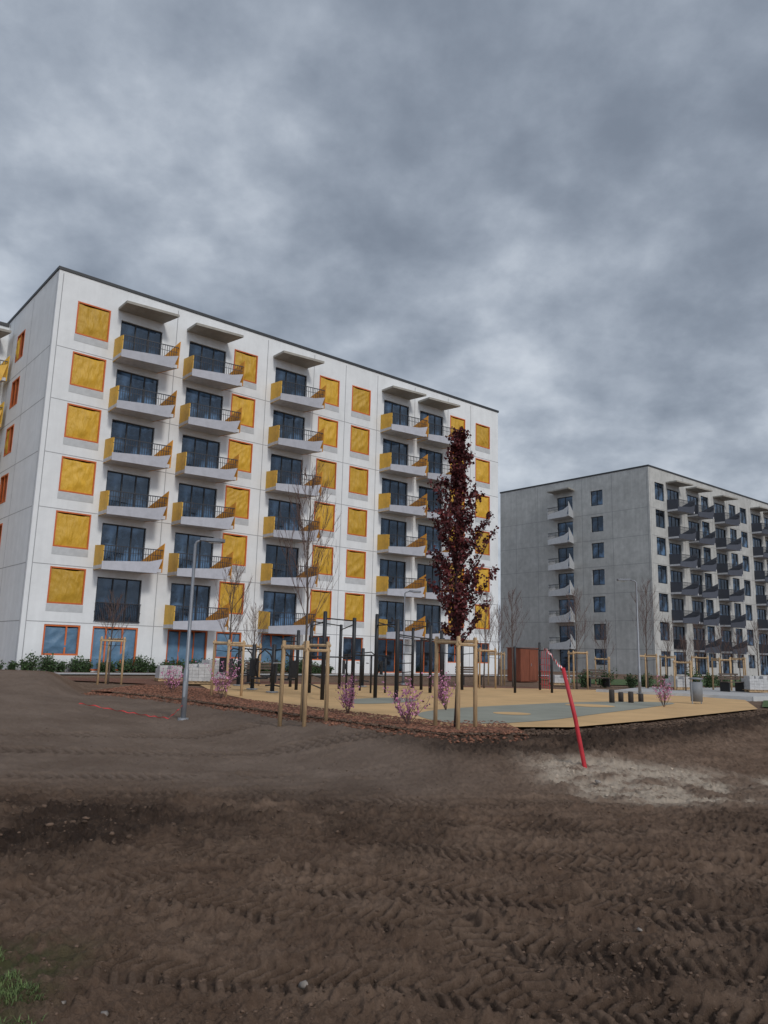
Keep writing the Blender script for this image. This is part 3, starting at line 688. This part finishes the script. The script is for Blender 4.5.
lamp('distant slim street lamp standing behind the workout frames',403,36,.42,592,.2)
# ------------------------------------------------------------ workout frames
def post(root,p,h,r=.05):
    b=MB(); b.path([(p[0],p[1],-.05),(p[0],p[1],h-.015),(p[0],p[1],h)],[r,r,r*.6],10); o=b.obj('post',M['black'],root,True); return o
def bar(root,p,q,z,z2=None,r=.02,name='bar',m=None):
    b=MB(); b.path([(p[0],p[1],z),(q[0],q[1],z if z2 is None else z2)],r,8); b.obj(name,m or M['black'],root,True)
def rig(label,plist,bars,hs):
    ps=[G(px,py) for px,py in plist]; o=ps[0]; root=thing('workout_frame',label,'workout frame',(o[0],o[1],.425),0)
    q=[(x-o[0],y-o[1]) for x,y in ps]
    for p,h in zip(q,hs): post(root,p,h,.06)
    for (i,j,z) in bars: bar(root,q[i],q[j],z)
    return root,q
r1,q=rig('left black workout frame with wall bars behind the bare tree stakes',[(309,693),(322,700),(352,698),(339,689)],[(0,1,2.2),(1,2,2.3),(2,3,2.2),(0,3,2.35),(1,2,1.2)],[2.35,2.5,2.4,2.4])
for z in np.arange(.3,2.1,.3): bar(r1,q[0],q[1],float(z),name='rung')
r2,q=rig('right black workout frame with high pull up bars, left of the maroon tree',[(375,698),(397,691),(412,688),(430,693),(396,701)],[(0,1,2.3),(1,2,2.0),(2,3,2.4),(0,4,2.2),(4,3,1.9)],[2.55,2.4,2.45,2.4,2.35])
for z in np.arange(.3,2.0,.35): bar(r2,q[1],q[2],float(z),name='rung')
r3,q=rig('small black workout frame farther back, left of the left workout frame',[(281,689),(296,690),(290,687)],[(0,1,1.7),(1,2,1.9),(0,2,1.2)],[1.8,2.1,1.95])
r4,q=rig('black workout frame directly behind the maroon tree trunk',[(421,690),(441,695),(462,690),(443,687)],[(0,1,1.9),(1,2,2.1),(2,3,1.9),(0,3,2.0)],[2.0,2.2,2.2,2.1])
x,y=G(365,692); root=thing('parallel_bars','low black parallel bars between the two workout frames','parallel bars',(x,y,.425),.6)
for sx in (-.3,.3):
    for sy in (-.8,.8): post(root,(sx,sy),1.25,.035)
    bar(root,(sx,-.95),(sx,.95),1.27,r=.024)
def machine(label,px,py,rz):
    x,y=G(px,py); root=thing('fitness_machine',label,'fitness machine',(x,y,.425),rz)
    post(root,(0,0),1.55,.07)
    b=MB(); b.path([(0,0,.02),(0,0,.05)],.2,14); b.obj('base_plate',M['steel'],root)
    for s in (-1,1):
        b=MB(); b.box(s*.55-.2,-.2,.42,s*.55+.2,.2,.47); b.obj('seat',M['black'],root)
        b=MB(); b.box(s*.78-.03,-.2,.5,s*.78+.03,.2,1.05); b.obj('backrest',M['black'],root)
        b=MB(); b.path([(0,0,1.35),(s*.35,0,1.4),(s*.6,0,1.2),(s*.72,0,.8),(s*.6,0,.44)],.025,8); b.obj('swing_arm',M['black'],root,True)
        b=MB(); b.path([(s*.2,-.28,.95),(s*.2,.28,.95)],.02,8); b.obj('handle',M['steel'],root)
        b=MB(); b.path([(0,0,.25),(s*.28,0,.22)],.025,8); b.obj('foot_rest',M['black'],root)
machine('left black two seat fitness machine near the left end of play surface',252,690,.4)
machine('second black fitness machine, beside the left workout frame',272,693,-.5)
machine('third black fitness machine, far back between the lamp and stakes',238,686,.9)
machine('black fitness machine farthest right, behind the parallel bars',362,687,.2)
# low rust panel shed
x,y=XatY(523,46,.4),46; root=thing('timber_shed','low red brown timber clad shed between the two blocks','shed',(x,y,.40),ang)
b=MB(); hS=1.9
for i in range(16): xx=-.8+i*.1; b.box(xx,-.5,.05,xx+.092,-.46,hS); b.box(xx,.46,.05,xx+.092,.5,hS)
for i in range(9): yy=-.45+i*.1; b.box(-.8,yy,.05,-.76,yy+.092,hS); b.box(.752,yy,.05,.792,yy+.092,hS)
b.box(-.75,-.45,.0,.74,.45,hS-.02); b.obj('wall',M['rust'],root)
b=MB(); b.box(-.84,-.54,hS+.003,.84,.54,hS+.05); b.obj('roof',M['rust'],root)
b=MB(); b.box(.0,-.525,.1,.65,-.503,hS-.1); d=b.obj('door',M['rust'],root); b=MB(); b.path([(.1,-.55,.9),(.1,-.55,1.05)],.015,6); b.obj('handle',M['steel'],d)
# climbing frame with red net
plx=[(515,693),(540,690),(552,693)]; ps=[G(a,c) for a,c in plx]; o0=ps[0]; root=thing('climbing_frame','slim black climbing frame with a red rope net, right of maroon tree','climbing frame',(o0[0],o0[1],.43))
q=[(a-o0[0],c-o0[1]) for a,c in ps]
for p,h in zip(q,(1.75,2.0,1.7)): post(root,p,h,.05)
bar(root,q[0],q[1],1.7); bar(root,q[1],q[2],1.65)
b=MB()
def lp(a,c,t): return (a[0]+(c[0]-a[0])*t, a[1]+(c[1]-a[1])*t)
for i in range(1,5): p=lp(q[1],q[2],i/5); b.path([(p[0],p[1],.1),(p[0],p[1],1.62)],.012,4)
for z in np.arange(.25,1.6,.27): b.path([(*q[1],float(z)),(*q[2],float(z))],.012,4)
b.obj('rope_net',M['red'],root)
for i,(px,py,h,lab) in enumerate([(612,703,.40,'leftmost of the row of short dark balance stumps'),(621,702,.30,'second short dark balance stump from the left'),(631,703,.34,'third short dark balance stump from the left'),(641,702,.26,'rightmost of the row of short dark balance stumps')]):
    x,y=G(px,py); b=MB(); b.path([(0,0,-.05),(0,0,h-.03),(0,0,h)],[.085,.085,.07],14); o=b.obj('balance_stump',M['rubber'],None,True,(x,y,.435)); tag(o,lab,'stump','balance stumps on the playground')
def bench(label,px,Y,rz):
    x=XatY(px,Y,.42); root=thing('park_bench',label,'bench',(x,Y,.42),rz)
    b=MB()
    for i in range(4): b.box(-.7,-.22+i*.115,.43,.7,-.12+i*.115,.465)
    b.obj('seat',M['bark'],root)
    b=MB()
    for i in range(3): b.box(-.7,.25,.55+i*.11,.7,.28,.63+i*.11)
    b.obj('backrest',M['bark'],root)
    for s in (-1,1): b=MB(); b.box(s*.55-.03,-.2,0,s*.55+.03,.3,.427); b.box(s*.55-.03,.283,.0,s*.55+.03,.32,.85); b.obj('leg',M['black'],root)
bench('dark park bench on the path, right of the litter bin',734,38,.5)
bench('dark park bench behind the balance stumps',598,40,.3)
bench('dark park bench before the white block, behind the maroon tree',470,38,.6)
bench('dark park bench at left, behind the black fitness machines',262,34,.6)
x,y=G(697,704); root=thing('litter_bin','grey litter bin on the right edge of the playground','litter bin',(x,y,.42),.4)
b=MB(); b.path([(0,0,.08),(0,0,.7)],[.18,.2],16); b.obj('body',M['bin'],root,True)
b=MB(); b.path([(0,0,.78),(0,0,.81),(0,0,.84)],[.23,.23,.1],16); b.obj('lid',M['lampgrey'],root,True)
for s in (-1,1): b=MB(); b.path([(s*.19,0,.0),(s*.2,0,.79)],.02,6); b.obj('leg',M['steel'],root)
def pallet(label,px,Y,rz,hh):
    x=XatY(px,Y,.42); root=thing('pallet_stack',label,'pallet',(x,Y,.425),rz,'pallets of pale paving blocks'); b=MB()
    for i in range(3): b.box(-.5,-.38+i*.34,0,.5,-.30+i*.34,.09)
    for i in range(6): b.box(-.5+i*.175,-.42,.093,-.375+i*.175,.42,.115)
    b.obj('pallet_base',M['wood'],root); b=MB(); rs=random.Random(px)
    for k in range(int(hh/.13)):
        for i in range(4):
            for j in range(3):
                if k==int(hh/.13)-1 and rs.random()<.4: continue
                z0=.118+k*.13; b.box(-.46+i*.232,-.38+j*.256,z0,-.46+i*.232+.224,-.38+j*.256+.248,z0+.124)
    b.obj('block_stack',M['block'],root)
pallet('pallet of pale paving blocks nearest the left lamp',197,31,.3,.7)
pallet('second pallet of pale blocks, right of the first near the entrance',211,34,.9,.9)
pallet('third pallet of pale blocks, left of the left lamp',168,33,.5,.6)
pallet('low pallet of pale blocks before the white block corner',560,41,.2,.5)
pallet('pallet of pale blocks on the path at the right',678,39,.5,.6)
pallet('farthest right pallet of pale blocks near the picture edge',755,38,.1,.7)
# red pole and tape
bx,by=3.15,12.2; bz=hz(bx,by); tx,tz=XatY(563,12.2,1.55),Zat(563,668,12.2)
b=MB(); b.path([(bx+.01,by,bz-.15),(bx,by,bz),((bx+tx)/2+.02,by,(bz+tz)/2),(tx,by,tz)],[.034,.034,.032,.03],10); o=b.obj('marker_pole',M['red'],None,True); tag(o,'leaning red marker pole stuck in the mud at right','pole')
def ribbon(name,label,pts,w,m,cat='tape'):
    b=MB(); P2=[]
    for i in range(len(pts)-1):
        for k in range(8): P2.append(Vector(pts[i]).lerp(Vector(pts[i+1]),k/8)+Vector((0,0,.012*math.sin(k+i*2))))
    P2.append(Vector(pts[-1]))
    for i,p in enumerate(P2):
        tw=.9*math.sin(i*.5); b.v.append((p.x,p.y-w*.5*math.sin(tw),p.z-w*.5*math.cos(tw))); b.v.append((p.x,p.y+w*.5*math.sin(tw),p.z+w*.5*math.cos(tw)))
    for i in range(len(P2)-1): b.f.append((2*i,2*i+2,2*i+3,2*i+1)); b.mi.append(i%2)
    o=b.obj(name,m); tag(o,label,cat); return o
ribbon('barrier_tape','red and white tape end fluttering from the leaning red pole',[(tx,by,tz-.02),(tx-.12,by,tz+.1),(tx-.2,by,tz+.22),(tx-.3,by+.02,tz+.3)],.05,[M['tape'],M['tapew']])
lx=XatY(183,17.6,.4); lz=hz(lx,17.6)
pts=[(lx,17.52,lz+.3),(lx-.12,17.55,lz+.18)]+[(lx-a,17.6+c,hz(lx-a,17.6+c)+.03) for a,c in ((.3,.0),(.6,.15),(.9,.3),(1.3,.45),(1.7,.6),(2.2,.7),(2.6,.75))]
ribbon('barrier_tape','thin red tape tied to the left lamp and trailing left over the mud',pts,.022,[M['tape'],M['tape']])
# ------------------------------------------------------------ grass tuft and stones, bottom left
n=12000; gx=-1.50-1.1*rng.random(n)**.85; gy=3.5+1.5*rng.random(n); k=(vn(gx*4,gy*4,70)>.30)&(gy<4.75-(gx+2.1)*1.2); gx,gy=gx[k],gy[k]; gh=parts_of_h(gx,gy)[0]
V=[];Fa=[]
for x,y,z in zip(gx,gy,gh):
    a=random.uniform(0,6.28); l=random.uniform(.012,.045); w=.0028; dx,dy=math.cos(a),math.sin(a); i=len(V)
    V+=[(x-dy*w,y+dx*w,z),(x+dy*w,y-dx*w,z),(x+dx*l*.4+dy*w*.6,y+dy*l*.4-dx*w*.6,z+l*.6),(x+dx*l*.4-dy*w*.6,y+dy*l*.4+dx*w*.6,z+l*.6),(x+dx*l,y+dy*l,z+l*.75)]
    Fa+=[(i,i+1,i+2,i+3),(i+3,i+2,i+4)]
me=bpy.data.meshes.new('grass'); me.from_pydata(V,[],Fa); me.materials.append(M['grass']); tag(link('grass',me),'green grass tufts in the bottom left corner','grass',kind='stuff')
for i,(px,py,s,lab) in enumerate([(104,1016,.030,'grey stone at the bottom edge right of the grass'),(62,1004,.022,'small stone beside the grass in the bottom left corner'),(78,1019,.016,'tiny stone at the bottom edge by the grass'),(305,985,.028,'small grey stone in the tracks near bottom'),(598,782,.06,'grey lump beside the foot of the red pole'),(158,905,.018,'tiny stone alone left of the tracks'),(640,930,.022,'small stone among the tracks at lower right')]):
    x,y=G(px,py,0); z=hz(x,y); x,y=G(px,py,z)
    o=scatter_mesh('stone',np.array([[0,0,0.]]),np.array([s]),M['stone']); o.location=(x,y,z+s*.1); tag(o,lab,'stone','loose stones on the mud')
# ------------------------------------------------------------ world and sun
w=bpy.data.worlds.new('World'); bpy.context.scene.world=w; w.use_nodes=True; N=w.node_tree.nodes; L=w.node_tree.links
bg=N['Background']; bg.inputs['Strength'].default_value=.1
sky=N.new('ShaderNodeTexSky'); sky.sky_type='NISHITA'; sky.sun_disc=False; sky.sun_elevation=R(36); sky.sun_rotation=R(144); sky.air_density=1.5; sky.dust_density=3
tc=N.new('ShaderNodeTexCoord'); sx=N.new('ShaderNodeSeparateXYZ'); L.new(tc.outputs['Generated'],sx.inputs[0])
def mth(op,a,b=None,clamp=False):
    m=N.new('ShaderNodeMath'); m.operation=op; m.use_clamp=clamp
    for i,v in enumerate((a,b)):
        if v is None: continue
        if isinstance(v,(int,float)): m.inputs[i].default_value=v
        else: L.new(v,m.inputs[i])
    return m.outputs[0]
z=mth('ADD',mth('MAXIMUM',sx.outputs[2],0.0),.42)
cb=N.new('ShaderNodeCombineXYZ'); L.new(mth('DIVIDE',sx.outputs[0],z),cb.inputs[0]); L.new(mth('DIVIDE',sx.outputs[1],z),cb.inputs[1])
def wn(scale,det,rough,dist,off=0):
    mp=N.new('ShaderNodeMapping'); mp.inputs['Location'].default_value=(off,off*.7,off*.3); L.new(cb.outputs[0],mp.inputs[0])
    n=N.new('ShaderNodeTexNoise'); n.inputs['Scale'].default_value=scale; n.inputs['Detail'].default_value=det; n.inputs['Roughness'].default_value=rough; n.inputs['Distortion'].default_value=dist
    L.new(mp.outputs[0],n.inputs['Vector']); return n.outputs['Fac']
dens=mth('ADD',mth('ADD',mth('MULTIPLY',wn(1.8,3,.5,.0,3.1),.30),mth('MULTIPLY',wn(5.0,10,.54,.04,7.7),.46)),mth('MULTIPLY',wn(11.0,9,.55,.06,1.3),.24))
def lobe(px,py,width,amp):
    d=Vector(ray(px,py)).normalized(); vm=N.new('ShaderNodeVectorMath'); vm.operation='DOT_PRODUCT'
    nm=N.new('ShaderNodeVectorMath'); nm.operation='NORMALIZE'; L.new(tc.outputs['Generated'],nm.inputs[0]); L.new(nm.outputs[0],vm.inputs[0]); vm.inputs[1].default_value=d
    m=N.new('ShaderNodeMapRange'); m.interpolation_type='SMOOTHSTEP'; m.inputs['From Min'].default_value=math.cos(width); m.inputs['From Max'].default_value=1; m.inputs['To Min'].default_value=0; m.inputs['To Max'].default_value=amp
    L.new(vm.outputs['Value'],m.inputs['Value']); return m.outputs[0]
for a in ((160,105,.22,.035),(285,230,.20,.035),(450,345,.26,.03),(580,450,.38,.06),(700,190,.30,-.02),(400,10,.30,-.02)):
    dens=mth('ADD',dens,lobe(*a))
rp=N.new('ShaderNodeValToRGB'); L.new(dens,rp.inputs[0]); e=rp.color_ramp.elements; rp.color_ramp.interpolation='B_SPLINE'
e[0].position=.36; e[0].color=(.195,.230,.290,1); e[1].position=.70; e[1].color=(.66,.71,.78,1)
for p_,c_ in ((.44,(.252,.294,.362)),(.51,(.325,.372,.446)),(.59,(.435,.487,.565))):
    q=e.new(p_); q.color=(*c_,1)
br=mth('ADD',10.0,mth('MULTIPLY',mth('MAXIMUM',mth('MULTIPLY',sx.outputs[1],-1.0),0.0),14.0))  # unseen sky behind the camera, brightened to add light on the facades
cbr=N.new('ShaderNodeCombineXYZ')
for i in range(3): L.new(br,cbr.inputs[i])
sc=N.new('ShaderNodeMix'); sc.data_type='RGBA'; sc.blend_type='MULTIPLY'; sc.inputs[0].default_value=1; L.new(rp.outputs[0],sc.inputs[6]); L.new(cbr.outputs[0],sc.inputs[7])
mx_=N.new('ShaderNodeMix'); mx_.data_type='RGBA'; mx_.inputs[0].default_value=.94; L.new(sky.outputs[0],mx_.inputs[6]); L.new(sc.outputs[2],mx_.inputs[7]); L.new(mx_.outputs[2],bg.inputs['Color'])
sl=bpy.data.lights.new('sun','SUN'); sl.energy=1.4; sl.angle=R(10); sl.color=(1,.96,.91); so_=bpy.data.objects.new('sun',sl); C.objects.link(so_)
so_.rotation_euler=Vector((-.55,.75,-.62)).to_track_quat('-Z','Y').to_euler()
# ------------------------------------------------------------ camera
cd=bpy.data.cameras.new('camera'); cd.sensor_fit='VERTICAL'; cd.sensor_height=36; cd.lens=36*F/1024; cd.clip_end=4000; cd.clip_start=.05
cam=bpy.data.objects.new('camera',cd); C.objects.link(cam)
cam.matrix_world=Matrix.Translation((0,0,CZ))@Matrix.Rotation(math.pi/2+P,4,'X')@Matrix.Rotation(ROLL,4,'Z')
bpy.context.scene.camera=cam
vs=bpy.context.scene.view_settings; vs.view_transform='Standard'; vs.look='None'; vs.exposure=0
